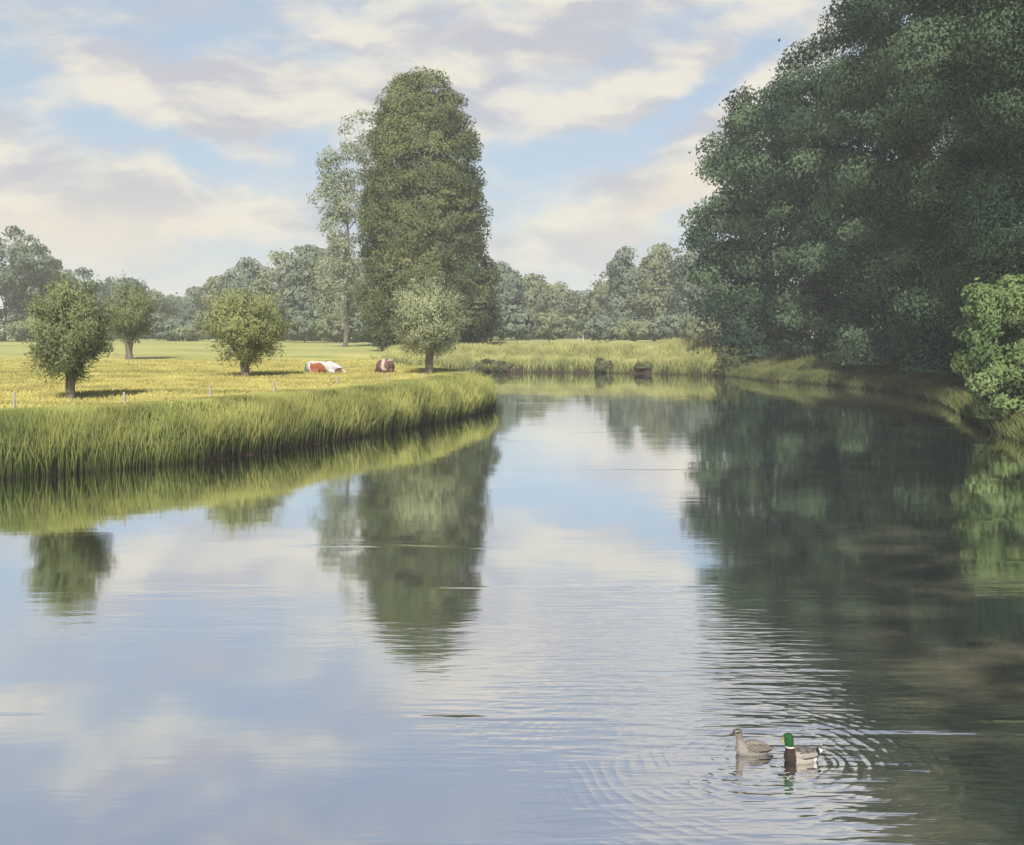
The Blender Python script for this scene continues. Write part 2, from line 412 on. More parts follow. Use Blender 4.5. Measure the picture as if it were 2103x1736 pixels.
def tree_limbs(H, r0, spread, seed, nl=9, start=0.18, lean=0.0):
    rs = np.random.RandomState(seed); paths = []
    tr = []
    for i in range(9):
        t = i / 8
        tr.append((lean * t * t * H + 0.012 * H * math.sin(5 * t + seed), 0.012 * H * math.cos(4 * t + seed) - 0.012 * H * math.cos(seed), H * 0.92 * t, r0 * (1 - 0.9 * t) * (1.35 if i == 0 else 1)))
    paths.append(tr)
    for k in range(nl):
        t = start + (0.85 - start) * k / max(1, nl - 1); i = min(7, int(t * 8)); f = t * 8 - i
        p0 = np.array(tr[i][:3]) * (1 - f) + np.array(tr[i + 1][:3]) * f; a = rs.rand() * 6.28 + k * 2.4
        l = spread * (1.0 - 0.5 * t) * (0.7 + 0.4 * rs.rand()); rr = r0 * (1 - 0.85 * t) * 0.5
        pts = []
        for j in range(5):
            q = j / 4
            pts.append((p0[0] + math.cos(a) * l * q, p0[1] + math.sin(a) * l * q, p0[2] + l * (0.35 * q + 0.65 * q * q), rr * (1 - 0.85 * q) + 0.01))
        paths.append(pts)
    return paths

def tree(name, label, cat, base, env, H, r0, spread, lm, bm, nclump, cr, nleaf, L, Wd, seed, group=None, nl=9, flat=0.75, fill=0.25, lean=0.0, start=0.18, soft=0.0, tvar=0.24):
    e = link(name, None, loc=base); tag(e, label, cat, group)
    link('trunk', tubes(tree_limbs(H, r0, spread, seed, nl, lean=lean, start=start), bm, seed=seed), e)
    link('crown', crown_mesh(env, nclump, cr, nleaf, L, Wd, lm, seed, flat, fill, soft, tvar), e)
    return e

LEAF_POPLAR = leaf_mat('poplar_leaves', (0.095, 0.125, 0.060), (0.22, 0.255, 0.120), 0.36, (0.25, 0.25, 0.12))
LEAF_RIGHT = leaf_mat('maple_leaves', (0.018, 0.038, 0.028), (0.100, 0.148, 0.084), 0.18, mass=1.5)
LEAF_LIGHT = leaf_mat('light_leaves', (0.10, 0.155, 0.065), (0.23, 0.30, 0.125), 0.3)
LEAF_WILLOW = leaf_mat('willow_leaves', (0.18, 0.215, 0.09), (0.38, 0.41, 0.18), 0.38)
LEAF_WILLOW_D = leaf_mat('willow_leaves_deep', (0.14, 0.18, 0.085), (0.31, 0.35, 0.175), 0.38)
LEAF_SILVER = leaf_mat('silver_willow_leaves', (0.26, 0.30, 0.17), (0.46, 0.49, 0.31), 0.38)
LEAF_FAR = leaf_mat('far_leaves', (0.15, 0.175, 0.11), (0.27, 0.295, 0.175), 0.25, (0.29, 0.28, 0.16))  # leaf colour made paler to carry part of the distance haze
LEAF_FAR_B = leaf_mat('far_leaves_cool', (0.12, 0.16, 0.12), (0.22, 0.26, 0.19), 0.25)  # cooler far foliage, distance haze likewise mixed into its colour
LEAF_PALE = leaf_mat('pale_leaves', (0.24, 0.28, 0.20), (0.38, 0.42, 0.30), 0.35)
LEAF_BANK = leaf_mat('bank_shrub_leaves', (0.065, 0.078, 0.040), (0.17, 0.185, 0.085), 0.3)
BARK = bark_mat('grey_bark', (0.06, 0.05, 0.042), (0.17, 0.145, 0.12))
BARK_D = bark_mat('dark_bark', (0.035, 0.028, 0.025), (0.10, 0.08, 0.065))
BARK_BIRCH = bark_mat('pale_bark', (0.28, 0.27, 0.24), (0.50, 0.48, 0.44))

GZ = lambda p: float(ground_z(np.array([p.x]), np.array([p.y]))[0])
def on_ground(px, Dist, sink=0.03):
    p = at(px, Dist); p.z = GZ(p) - sink; return p

# tall poplar -------------------------------------------------------
pb = on_ground(878, 104)
k = 104 / F
def e_(px, py, rx, rz, depth=None, dz=0.0, cx=878, base_y=None):
    """ellipsoid in metres from picture units at this distance, relative to the base"""
    return ((px - cx) * k, dz, CAMZ + (HY - py) * k - pb.z, rx * k, (depth or rx) * k, rz * k)
env = [e_(867, 250, 86, 90), e_(868, 350, 114, 125), e_(870, 470, 121, 150), e_(872, 580, 116, 120), e_(945, 560, 62, 80), e_(900, 650, 108, 70),
       e_(800, 640, 55, 80), e_(965, 640, 55, 70), e_(925, 430, 58, 90), e_(808, 430, 50, 90)]
tree('poplar_tree', 'tall broad poplar with a rounded green crown, tallest tree of the meadow', 'tree', pb, env, 26, 0.55, 4.0, LEAF_POPLAR, BARK, 1700, 1.15, 230000, 0.26, 0.16, 11, nl=14, soft=1.0, tvar=0.15)
# loose pale tree to its left
k = 128 / F; pb = on_ground(712, 128)
env = [e_(738, 290, 28, 50, cx=712), e_(703, 345, 40, 50, cx=712), e_(688, 410, 36, 46, cx=712), e_(722, 440, 34, 60, cx=712), e_(690, 470, 22, 30, cx=712), e_(725, 540, 44, 60, cx=712), e_(690, 590, 40, 60, cx=712)]
tree('slender_tree', 'slender pale grey-green tree with see-through branches left of the tall poplar', 'tree', pb, env, 27, 0.28, 2.6, LEAF_PALE, BARK, 170, 1.35, 15000, 0.36, 0.18, 12, nl=22, fill=0.3, start=0.3)

# right bank giants -------------------------------------------------
def big(px, Dist, top, half, label, seed, nleaf, low=700, squeeze=1.0, extra=(), name='broadleaf_tree', L=0.42, ncl=300, cr=1.95):
    global k, pb
    k = Dist / F; pb = on_ground(px, Dist)
    hgt = (low - top)
    rs = np.random.RandomState(seed)
    env = []
    for i, (fy, fw) in enumerate(((0.12, 0.52), (0.30, 0.80), (0.52, 0.98), (0.74, 0.98), (0.92, 0.80))):
        w = half * fw
        env.append(e_(px + rs.uniform(-.08, .08) * half, top + hgt * fy, w * 0.95, hgt * 0.16 + 10, cx=px))
        for j in range(3):
            a = rs.rand() * 6.28
            x0, y0, z0, rx, ry, rz = e_(px + math.cos(a) * w * 0.6, top + hgt * (fy + rs.uniform(-.05, .05)), w * 0.5, hgt * 0.11 + 8, cx=px)
            env.append((x0, math.sin(a) * w * 0.6 * k, z0, rx, ry, rz))
    for (ex, ey, rx, rz) in extra: env.append(e_(ex, ey, rx, rz, cx=px))
    H = (low - top) * k * 0.9
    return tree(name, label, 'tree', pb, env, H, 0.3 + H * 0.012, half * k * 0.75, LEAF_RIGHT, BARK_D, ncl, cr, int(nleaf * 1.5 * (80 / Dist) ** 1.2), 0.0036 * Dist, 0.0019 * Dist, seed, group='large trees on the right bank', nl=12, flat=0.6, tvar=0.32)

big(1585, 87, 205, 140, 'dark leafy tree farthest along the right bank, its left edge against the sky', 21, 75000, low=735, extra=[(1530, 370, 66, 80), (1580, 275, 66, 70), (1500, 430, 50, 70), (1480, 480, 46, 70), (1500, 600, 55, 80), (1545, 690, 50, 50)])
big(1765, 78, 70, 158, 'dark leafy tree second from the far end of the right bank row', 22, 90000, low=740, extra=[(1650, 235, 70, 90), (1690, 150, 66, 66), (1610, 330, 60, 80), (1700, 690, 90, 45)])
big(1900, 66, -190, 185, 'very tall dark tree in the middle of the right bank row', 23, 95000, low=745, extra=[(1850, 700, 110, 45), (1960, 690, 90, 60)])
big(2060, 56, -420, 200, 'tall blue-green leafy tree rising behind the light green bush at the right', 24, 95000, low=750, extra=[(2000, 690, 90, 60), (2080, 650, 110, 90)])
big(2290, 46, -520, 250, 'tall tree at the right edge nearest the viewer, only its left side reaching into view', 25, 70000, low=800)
# light green bush at the right edge
k = 37.5 / F; pb = on_ground(2110, 39.0)
def near_bush():
    global k, pb
    env = [e_(2075, 640, 95, 70, cx=2110), e_(2035, 720, 80, 90, cx=2110), e_(1995, 640, 40, 45, cx=2110), e_(2030, 800, 60, 70, cx=2110), e_(2110, 760, 100, 100, cx=2110), e_(2065, 855, 75, 62, cx=2110), e_(2130, 850, 90, 60, cx=2110), e_(2020, 650, 45, 30, cx=2110), e_(2180, 720, 90, 110, cx=2110)]
    env = [(a, b - 1.0, c, d, e, f) for (a, b, c, d, e, f) in env]
    return tree('maple_bush', 'bright light green leafy bush overhanging the water at the right edge', 'bush', pb, env, 5.2, 0.12, 1.8, LEAF_LIGHT, BARK_D, 190, 0.55, 42000, 0.17, 0.095, 31, nl=12, fill=0.2, soft=0.4)
near_bush()

# far trees ---------------------------------------------------------
FAR = [  # px, distance, top, half width, material, name, label
    (10, 185, 462, 92, 1, 'hazy_tree', 'largest hazy grey-green tree at the left edge behind the meadow'),
    (88, 196, 535, 55, 0, 'hazy_tree', 'hazy tree between the big left edge tree and the nearest pollard willow crown'),
    (168, 215, 562, 52, 1, 'hazy_tree', 'pale hazy tree rising straight behind the nearest pollard willow'),
    (248, 225, 572, 46, 1, 'hazy_tree', 'pale hazy tree rising behind the smallest, most distant pollard willow'),
    (312, 245, 604, 34, 0, 'hazy_tree', 'low hazy tree just right of the most distant pollard willow'),
    (362, 262, 610, 30, 1, 'hazy_tree', 'lowest bluish tree in the dip of the left tree line'),
    (404, 250, 596, 36, 1, 'hazy_tree', 'bluish round tree just left of the middle pollard willow'),
    (452, 232, 575, 42, 0, 'hazy_tree', 'hazy tree rising behind the left side of the middle pollard willow'),
    (510, 215, 545, 48, 1, 'hazy_tree', 'hazy rounded tree rising above the middle pollard willow'),
    (572, 203, 522, 54, 0, 'hazy_tree', 'broad hazy tree just right above the middle pollard willow'),
    (640, 192, 506, 58, 1, 'hazy_tree', 'broad hazy tree behind the meadow above the lying white cow'),
    (705, 182, 506, 50, 0, 'hazy_tree', 'hazy tree low behind the slender see-through tree'),
    (765, 176, 560, 44, 1, 'hazy_tree', 'hazy tree tucked against the left foot of the tall poplar'),
    (1030, 200, 548, 36, 1, 'hazy_tree', 'pale hazy tree touching the right side of the tall poplar'),
    (1090, 215, 572, 42, 0, 'hazy_tree', 'round hazy tree in the right tree line, second from the tall poplar'),
    (1145, 232, 590, 34, 0, 'hazy_tree', 'small hazy tree left of the lowest gap in the right tree line'),
    (1200, 236, 604, 32, 1, 'hazy_tree', 'small dark hazy tree at the lowest gap in the right tree line'),
    (1248, 218, 566, 38, 0, 'hazy_tree', 'hazy tree climbing right of the lowest gap in the right tree line'),
    (1300, 206, 520, 48, 1, 'hazy_tree', 'tall hazy tree forming the left shoulder of the right tree group'),
    (1368, 198, 505, 54, 0, 'hazy_tree', 'tallest hazy tree in the middle of the right tree group'),
    (1440, 190, 494, 56, 1, 'hazy_tree', 'tall hazy tree touching the dark right bank trees'),
    (1515, 186, 500, 56, 0, 'hazy_tree', 'hazy tree half hidden behind the dark right bank trees'),
]
fk = 0
for (px, Dist, top, half, mt, nm, lab) in FAR:
    k = Dist / F; pb = on_ground(px, Dist); low = 696; hg = low - top
    rs = np.random.RandomState(100 + fk); env = []
    env.append(e_(px, top + hg * 0.40, half * 0.92, hg * 0.40, cx=px)); env.append(e_(px, top + hg * 0.72, half, hg * 0.30, cx=px))
    for j in range(6):
        a = rs.rand() * 6.28; w = half * 0.62
        x0, y0, z0, rx, ry, rz = e_(px + math.cos(a) * w, top + hg * rs.uniform(0.28, 0.85), half * rs.uniform(.35, .55), hg * rs.uniform(.14, .22), cx=px)
        env.append((x0, math.sin(a) * w * k, z0, rx, ry, rz))
    tree(nm, lab, 'tree', pb, env, hg * k * 0.85, 0.35, half * k * 0.7, (LEAF_FAR, LEAF_FAR_B)[mt], BARK_D, 150, 1.9, 16000, 0.62, 0.4, 100 + fk, group='trees behind the meadow', nl=7, soft=0.6, tvar=0.18)
    fk += 1
# shrubs along the foot of the tree line
SHR = [(60, 178, 655, 50, 'low hazy shrub under the big tree at the left edge'), (350, 190, 660, 50, 'long dark low shrub between the two leftmost gaps in the tree line'),
       (400, 186, 665, 36, 'dark shrub at the meadow edge just left of the middle pollard willow'),
       (625, 168, 618, 34, 'yellowish round shrub behind the lying white cow'), (690, 165, 640, 40, 'dark blue-green shrub at the meadow edge right of the yellowish shrub'),
       (1062, 150, 628, 38, 'pale rounded shrub on the far field just right of the poplar foot'), (1128, 165, 642, 36, 'blue-green shrub on the far field, second right of the poplar'),
       (1232, 168, 650, 40, 'rounded shrub on the far field below the tree line gap'), (1300, 165, 655, 40, 'olive shrub on the far field below the left shoulder of the right trees'),
       (1370, 168, 648, 44, 'rounded shrub on the far field below the tallest hazy tree'), (1445, 160, 640, 46, 'grey-green shrub on the far field beside the dark right bank trees'),
       (200, 192, 664, 56, 'low shrub at the meadow edge between the two left pollard willows'), (560, 178, 655, 34, 'low dark shrub at the meadow edge right of the middle pollard willow')]
for i, (px, Dist, top, half, lab) in enumerate(SHR):
    k = Dist / F; pb = on_ground(px, Dist); low = 694 if px < 900 else 692; hg = low - top
    env = [e_(px, top + hg * .55, half * .8, hg * .45, cx=px), e_(px - half * .5, top + hg * .7, half * .5, hg * .35, cx=px), e_(px + half * .5, top + hg * .65, half * .5, hg * .35, cx=px)]
    tree('shrub', lab, 'shrub', pb, env, hg * k * .7, 0.1, half * k * .5, (LEAF_FAR, LEAF_FAR_B)[i % 2], BARK_D, 60, 0.9, 3500, 0.6, 0.36, 200 + i, group='shrubs at the edge of the meadow', nl=5)
# two thin pale birch stems in front of the right tree line
for i, (px, ytop, ybot, lab) in enumerate(((1430 - 2 - 0, 0, 0, ''),) and ((1197, 625, 690, 'thin pale birch with a bare stem in the right tree line gap'), (1189, 655, 692, 'shorter thin pale birch standing just left of the taller birch stem'))):
    k = 158 / F; pb = on_ground(px, 158)
    hg = ybot - ytop
    env = [e_(px, ytop + 5, 14, 16, cx=px), e_(px + 4, ytop + 22, 12, 12, cx=px)]
    tree('birch_tree', lab, 'tree', pb, env, hg * k, 0.13, 0.7, LEAF_FAR, BARK_BIRCH, 20, 0.5, 420, 0.45, 0.3, 240 + i, group='thin birches', nl=5, start=0.6)
# dark shrubs hanging over the far bank
BSH = [(1000, 89.0, 742, 762, 46, 'dark shrub on the far bank beside the tip of the left meadow'), (1240, 88.6, 737, 764, 17, 'dark rounded bush on the middle of the far bank at the water'),
       (1322, 87.4, 748, 764, 20, 'low brownish bush on the far bank right of the rounded bush'),
       (1500, 82.0, 712, 765, 38, 'dark shrub at the corner where the far bank meets the right bank')]
for i, (px, Dist, top, low, half, lab) in enumerate(BSH):
    k = Dist / F; pb = on_ground(px, Dist); hg = low - top
    env = [e_(px, top + hg * .5, half * .8, hg * .5, cx=px), e_(px - half * .5, top + hg * .7, half * .45, hg * .3, cx=px), e_(px + half * .5, top + hg * .65, half * .45, hg * .3, cx=px)]
    tree('bank_shrub', lab, 'shrub', pb, env, hg * k * .7, 0.05, half * k * .5, LEAF_BANK, BARK_D, 34, 0.34, 2400, 0.17, 0.09, 260 + i, group='dark shrubs on the far bank', nl=5)

# pollard willows ---------------------------------------------------
def willow(px, Dist, base_y, trunk_y, cx_, cy_, rx, rz, r0, label, seed, lm, nleaf, L, ns=120):
    """stubby trunk with a knobbly head and long straight shoots that carry narrow leaves"""
    kk = Dist / F; p = on_ground(px, Dist, 0.05)
    e = link('pollard_willow', None, loc=p); tag(e, label, 'tree', 'pollard willows in the meadow')
    rs = np.random.RandomState(seed)
    zt = CAMZ + (HY - trunk_y) * kk - p.z
    c0 = np.array(((cx_ - px) * kk, 0, CAMZ + (HY - cy_) * kk - p.z)); R = np.array((rx * kk, rx * kk, rz * kk))
    paths = [[(0, 0, -0.1, r0 * 1.35), (0.01, 0, 0.12, r0 * 1.1), (-0.02, 0.0, zt * 0.5, r0 * 0.95), (0.02, 0, zt * 0.85, r0 * 1.15), (0, 0, zt * 1.03, r0 * 1.35), (0, 0, zt * 1.15, r0 * 0.8)]]
    head = np.array((0, 0, zt))
    for j in range(7):
        a = j * 0.9 + rs.rand(); q = head + np.array((math.cos(a) * r0 * 1.9, math.sin(a) * r0 * 1.9, zt * 0.16 + rs.rand() * 0.15))
        q2 = q + np.array((math.cos(a) * r0 * 1.1, math.sin(a) * r0 * 1.1, 0.35))
        paths.append([(*(head - (0, 0, 0.12)), r0 * 0.6), (*((head + q) / 2), r0 * 0.5), (*q, r0 * 0.34), (*q2, r0 * 0.15)])
    CP, CD = [], []
    for j in range(ns):
        d = unit(rs.randn(3) + np.array((0, 0, 0.35))); tip = c0 + d * R * (rs.uniform(0.88, 1.10) if rs.rand() > 0.16 or d[2] < 0 else rs.uniform(1.1, 1.3))
        if tip[2] < zt * 0.75: tip[2] = zt * 0.75 + rs.rand() * 0.2
        st_ = head + (rs.rand(3) - .5) * r0 * 2; st_[2] += 0.1 + rs.rand() * 0.25
        md = (st_ + tip) / 2 + np.array((0, 0, 0.12)) + (c0 - (st_ + tip) / 2) * 0.15
        pts = []
        for q in (0, .25, .5, .75, 1):
            b = st_ * (1 - q) ** 2 + 2 * md * q * (1 - q) + tip * q * q; pts.append(b)
        if j % 2 == 0: paths.append([(*b, 0.018 * (1 - 0.8 * i / 4) + 0.004) for i, b in enumerate(pts)])
        CP.append(pts)
    CP = np.array(CP)                                   # shoots x 5 x 3
    n = nleaf; si = rs.randint(0, ns, n); t = 0.30 + 0.72 * rs.rand(n) ** 0.75
    t4 = np.clip(t, 0, 0.9999) * 4; i0 = t4.astype(int); f = (t4 - i0)[:, None]
    b = CP[si, i0] * (1 - f) + CP[si, i0 + 1] * f
    dr = unit(CP[si, i0 + 1] - CP[si, i0])
    b = b + rs.randn(n, 3) * (0.05 + 0.055 * R.mean())
    outw = unit((b - c0) / R)
    tint = np.clip(0.25 + 0.45 * rs.rand(ns)[si] + rs.randn(n) * 0.12 + 0.10, 0, 1)
    nf = unit(outw + rs.randn(n, 3) * 0.7)
    ax = unit(dr + rs.randn(n, 3) * 0.35); ax = unit(ax - nf * np.sum(ax * nf, -1, keepdims=True)); bx = np.cross(nf, ax)
    s = 0.6 + 0.8 * rs.rand(n, 1); l = L * s; w = L * 0.30 * s
    V = np.stack([b - ax * l * .5, b + bx * w * .5, b + ax * l * .5, b - bx * w * .5], 1).reshape(-1, 3)
    sh = unit(outw + rs.randn(n, 3) * 0.25 + np.array((0, 0, .15)))
    link('trunk', tubes(paths, BARK, seed=seed), e)
    link('crown', mesh_np('crown', V, outward_faces(V, sh), lm, tint=np.repeat(tint, 4), normals=np.repeat(sh, 4, 0)), e)
    return e
willow(145, 33.4, 820, 765, 140, 683, 80, 100, 0.16, 'nearest pollard willow, leftmost in the meadow, with a tall dense green crown', 41, LEAF_WILLOW_D, 30000, 0.125, 170)
willow(265, 77, 738, 700, 268, 643, 50, 62, 0.27, 'smallest and most distant pollard willow, dark forked stems showing below its crown', 42, LEAF_WILLOW_D, 11000, 0.21, 80)
willow(503, 48.5, 775, 735, 503, 675, 84, 72, 0.22, 'round wide yellow-green pollard willow in the middle of the left meadow', 43, LEAF_WILLOW, 26000, 0.155, 160)
willow(882, 52, 768, 715, 878, 660, 70, 80, 0.20, 'silvery green pollard willow with a spiky round crown in front of the tall poplar', 44, LEAF_SILVER, 24000, 0.15, 170)

# ------------------------------------------------------------------ grasses
def grass_mat(name, base, mid, tip):
    m, g, o = mat_new(name)
    a = g.new('ShaderNodeAttribute'); a.attribute_name = 'tint'
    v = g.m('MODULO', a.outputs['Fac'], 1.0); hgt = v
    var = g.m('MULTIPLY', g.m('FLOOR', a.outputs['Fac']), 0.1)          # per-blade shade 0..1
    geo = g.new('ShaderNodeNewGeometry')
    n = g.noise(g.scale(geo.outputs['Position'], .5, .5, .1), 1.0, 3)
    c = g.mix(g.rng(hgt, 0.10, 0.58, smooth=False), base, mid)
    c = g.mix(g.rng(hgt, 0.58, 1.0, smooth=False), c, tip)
    nb = g.noise(g.scale(geo.outputs['Position'], .06, .25, 0), 1.0, 4, .6)
    c = g.mix(g.rng(nb, .48, .68, 0, .5), c, g.mix(hgt, (0.05, 0.07, 0.025), (0.22, 0.25, 0.085)))
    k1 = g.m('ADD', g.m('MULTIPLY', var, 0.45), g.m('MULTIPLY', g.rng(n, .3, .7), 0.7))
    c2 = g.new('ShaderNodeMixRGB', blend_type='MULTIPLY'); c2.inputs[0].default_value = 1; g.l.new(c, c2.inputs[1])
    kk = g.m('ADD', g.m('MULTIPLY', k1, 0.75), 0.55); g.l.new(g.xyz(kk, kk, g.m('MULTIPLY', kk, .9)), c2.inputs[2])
    d = g.new('ShaderNodeBsdfDiffuse'); g.l.new(c2.outputs[0], d.inputs[0])
    t = g.new('ShaderNodeBsdfTranslucent'); g.l.new(c2.outputs[0], t.inputs[0])
    ms = g.new('ShaderNodeMixShader'); ms.inputs[0].default_value = 0.35
    g.l.new(d.outputs[0], ms.inputs[1]); g.l.new(t.outputs[0], ms.inputs[2]); g.l.new(ms.outputs[0], o.inputs[0])
    return m
def blades(name, P, Hh, Wd, mat, seed, lean=0.18, up=0.6):
    rs = np.random.RandomState(seed); n = len(P)
    a = rs.rand(n) * 6.28; wv = np.stack([np.cos(a), np.sin(a), 0 * a], -1) * (Wd * 0.5)[:, None]
    b = rs.rand(n) * 6.28; ln = np.stack([np.cos(b), np.sin(b), 0 * b], -1) * (Hh * lean * (0.3 + rs.rand(n)))[:, None]
    upv = np.stack([0 * a, 0 * a, Hh], -1)
    p1 = P + upv * 0.55 + ln * 0.35; p2 = P + upv * (1 - 0.0) + ln
    V = np.stack([P - wv, P + wv, p1 + wv * .8, p1 - wv * .8, p2 + wv * .12, p2 - wv * .12], 1).reshape(-1, 3)
    i = np.arange(n)[:, None] * 6
    V6 = V.reshape(n, 6, 3); gn = np.cross(V6[:, 1] - V6[:, 0], V6[:, 2] - V6[:, 0])
    flip = (gn @ np.array((0.35, -0.94, 0.3)) < 0)[:, None]
    Fq = np.concatenate([i + np.where(flip, np.array([3, 2, 1, 0]), np.array([0, 1, 2, 3])), i + np.where(flip, np.array([5, 4, 2, 3]), np.array([3, 2, 4, 5]))], 0)
    a = np.where(flip[:, 0], a + math.pi, a)
    var = np.floor(rs.rand(n) * 10)
    T = (var[:, None] + np.array([0.0, 0.0, .55, .55, .98, .98])).ravel()
    N = unit(np.stack([np.cos(a - 1.57), np.sin(a - 1.57), 0 * a], -1) * 0.8 + np.array((0, -.2, 1.0)) * up)
    return mesh_np(name, V, Fq, mat, tint=T, normals=np.repeat(N, 6, 0))
G_REED = grass_mat('reed_blades', (0.032, 0.027, 0.018), (0.085, 0.115, 0.036), (0.38, 0.375, 0.14))  # dark lower blades: dead brown, plus shade between stems put into the colour
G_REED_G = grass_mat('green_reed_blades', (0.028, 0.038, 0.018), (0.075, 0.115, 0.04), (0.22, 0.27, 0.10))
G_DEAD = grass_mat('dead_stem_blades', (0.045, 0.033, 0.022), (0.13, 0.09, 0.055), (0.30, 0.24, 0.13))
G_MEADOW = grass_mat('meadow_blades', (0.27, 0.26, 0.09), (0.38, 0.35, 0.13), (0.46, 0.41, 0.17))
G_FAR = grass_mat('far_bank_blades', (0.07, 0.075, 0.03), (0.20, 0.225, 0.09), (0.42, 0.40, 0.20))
G_SHADE = grass_mat('shade_bank_blades', (0.030, 0.032, 0.018), (0.085, 0.10, 0.045), (0.21, 0.23, 0.10))  # darker grass for the right bank, tree shade put into its colour
rs = np.random.RandomState(7)
def scatter(n, x0, x1, y0, y1, smin, smax, cond=None):
    out = []; tot = 0
    while tot < n:
        x = rs.uniform(x0, x1, 60000); y = rs.uniform(y0, y1, 60000); s = river_sd(x, y)
        k_ = (s > smin) & (s < smax)
        if cond is not None: k_ &= cond(x, y, s)
        out.append(np.stack([x[k_], y[k_], s[k_]], -1)); tot += k_.sum()
    return np.concatenate(out)[:n]
# reeds of the left bank
q = scatter(120000, -27, 0, 21, 62, -0.12, 2.7, lambda x, y, s: (x < 5) & (x > -0.62 * y - 3))
z = ground_z(q[:, 0], q[:, 1]); z = np.maximum(z, -0.05)
tipz = 1.12 + 0.26 * vnoise(q[:, 0], q[:, 1], 4, 3) + 0.24 * vnoise(q[:, 0], q[:, 1], 1.1, 13) + rs.randn(len(q)) * 0.15 + 0.32 * np.clip(q[:, 2], 0, 2)
tipz = np.minimum(tipz, 1.80 - 0.035 * np.clip(q[:, 2], 0, 3)); hh = np.clip(tipz - z, 0.12, 1.9) * np.where(q[:, 2] < 0.25, rs.uniform(.45, 1.0, len(q)), 1)
Pq = np.stack([q[:, 0], q[:, 1], z - 0.02], -1)
green = rs.rand(len(q)) < np.clip(0.12 + 0.5 * vnoise(q[:, 0], q[:, 1], 4, 9) + np.clip((-12.3 - q[:, 0]) * .6, 0, .7), 0.03, .9)
wd = 0.018 + 0.0007 * q[:, 1]
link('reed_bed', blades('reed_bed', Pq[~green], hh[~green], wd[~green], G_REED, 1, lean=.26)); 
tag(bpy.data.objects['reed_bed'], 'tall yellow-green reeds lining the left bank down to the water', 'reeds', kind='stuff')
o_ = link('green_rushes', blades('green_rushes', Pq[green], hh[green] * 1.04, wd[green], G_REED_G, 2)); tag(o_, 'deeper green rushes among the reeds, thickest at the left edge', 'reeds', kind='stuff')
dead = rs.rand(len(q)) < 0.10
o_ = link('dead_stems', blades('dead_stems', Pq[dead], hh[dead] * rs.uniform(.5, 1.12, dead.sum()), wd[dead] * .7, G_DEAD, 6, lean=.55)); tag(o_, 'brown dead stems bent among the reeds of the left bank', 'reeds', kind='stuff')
# meadow tufts
q = scatter(60000, -42, 0, 24, 75, 1.6, 60, lambda x, y, s: (x > -0.58 * y - 3) & (rs.rand(len(x)) < (30 / y) ** 2 * 1.3))
Pq = np.stack([q[:, 0], q[:, 1], ground_z(q[:, 0], q[:, 1]) - 0.01], -1)
o_ = link('meadow_grass', blades('meadow_grass', Pq, rs.uniform(.05, .15, len(q)), 0.02 + 0.0012 * q[:, 1], G_MEADOW, 3, lean=.5, up=1.2)); tag(o_, 'short golden grass of the left meadow', 'grass', kind='stuff')
# far bank
q = scatter(80000, -12, 24, 82, 125, -0.1, 34, lambda x, y, s: (y > 84) & (rs.rand(len(x)) < np.clip(0.45 + 0.9 * vnoise(x, y, 3, 21) + s, 0.05, 1)) & (rs.rand(len(x)) < np.exp(-s / 9)))
Pq = np.stack([q[:, 0], q[:, 1], ground_z(q[:, 0], q[:, 1]) - 0.02], -1)
o_ = link('far_bank_grass', blades('far_bank_grass', Pq, rs.uniform(.35, .95, len(q)) * (1 + .35 * vnoise(q[:, 0], q[:, 1], 7, 4)), np.full(len(q), .085), G_FAR, 4, lean=.4, up=1.0)); tag(o_, 'tall pale yellow grass on the far bank', 'grass', kind='stuff')
# right bank
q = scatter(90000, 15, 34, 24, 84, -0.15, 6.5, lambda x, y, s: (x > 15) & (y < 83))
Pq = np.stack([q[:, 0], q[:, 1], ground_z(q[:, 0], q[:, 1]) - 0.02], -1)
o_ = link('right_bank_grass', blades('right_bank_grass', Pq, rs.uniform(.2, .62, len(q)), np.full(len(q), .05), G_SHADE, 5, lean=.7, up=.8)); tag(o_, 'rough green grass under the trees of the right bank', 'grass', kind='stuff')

# ------------------------------------------------------------------ fence posts
m, g, o = mat_new('weathered_post')
tc = g.new('ShaderNodeTexCoord'); n = g.noise(g.scale(tc.outputs['Object'], 20, 20, 3), 1.0, 5, .6)
c = g.mix(g.rng(n, .3, .7), (0.20, 0.18, 0.17), (0.46, 0.43, 0.42))
p = g.new('ShaderNodeBsdfPrincipled'); g.l.new(c, p.inputs['Base Color']); p.inputs['Roughness'].default_value = .9; g.l.new(p.outputs[0], o.inputs[0])
POST = m
POSTS = [(28, 28.9, 34, 'weathered fence post nearest the left edge of the meadow'), (257, 30.2, 26, 'weathered fence post between the nearest willow and the middle willow'),
         (430, 33.4, 26, 'weathered fence post below the left side of the middle willow'), (563, 36.8, 20, 'weathered fence post just right below the middle willow'),
         (694, 42.0, 14, 'small fence post right below the white cow'), (796, 43.0, 15, 'small fence post directly below the brown cow'), (866, 45.5, 12, 'farthest small fence post, below the silvery willow')]
for i, (px, Dist, hpx, lab) in enumerate(POSTS):
    k = Dist / F; p = on_ground(px, Dist, 0.0); H = hpx * k + 0.06; r = 0.036
    rr = random.Random(i); tilt = rr.uniform(-.05, .05)
    pts = [(0, 0, -0.15, r * 1.05), (tilt * .3, 0, H * .4, r), (tilt * .8, 0, H * .96, r * .96), (tilt * .85, 0, H, r * .75), (tilt * .85, 0, H + .004, 0.001)]
    o_ = link('fence_post', tubes([pts], POST, 'fence_post', 10, seed=i), loc=p); tag(o_, lab, 'fence post', 'fence posts along the meadow')

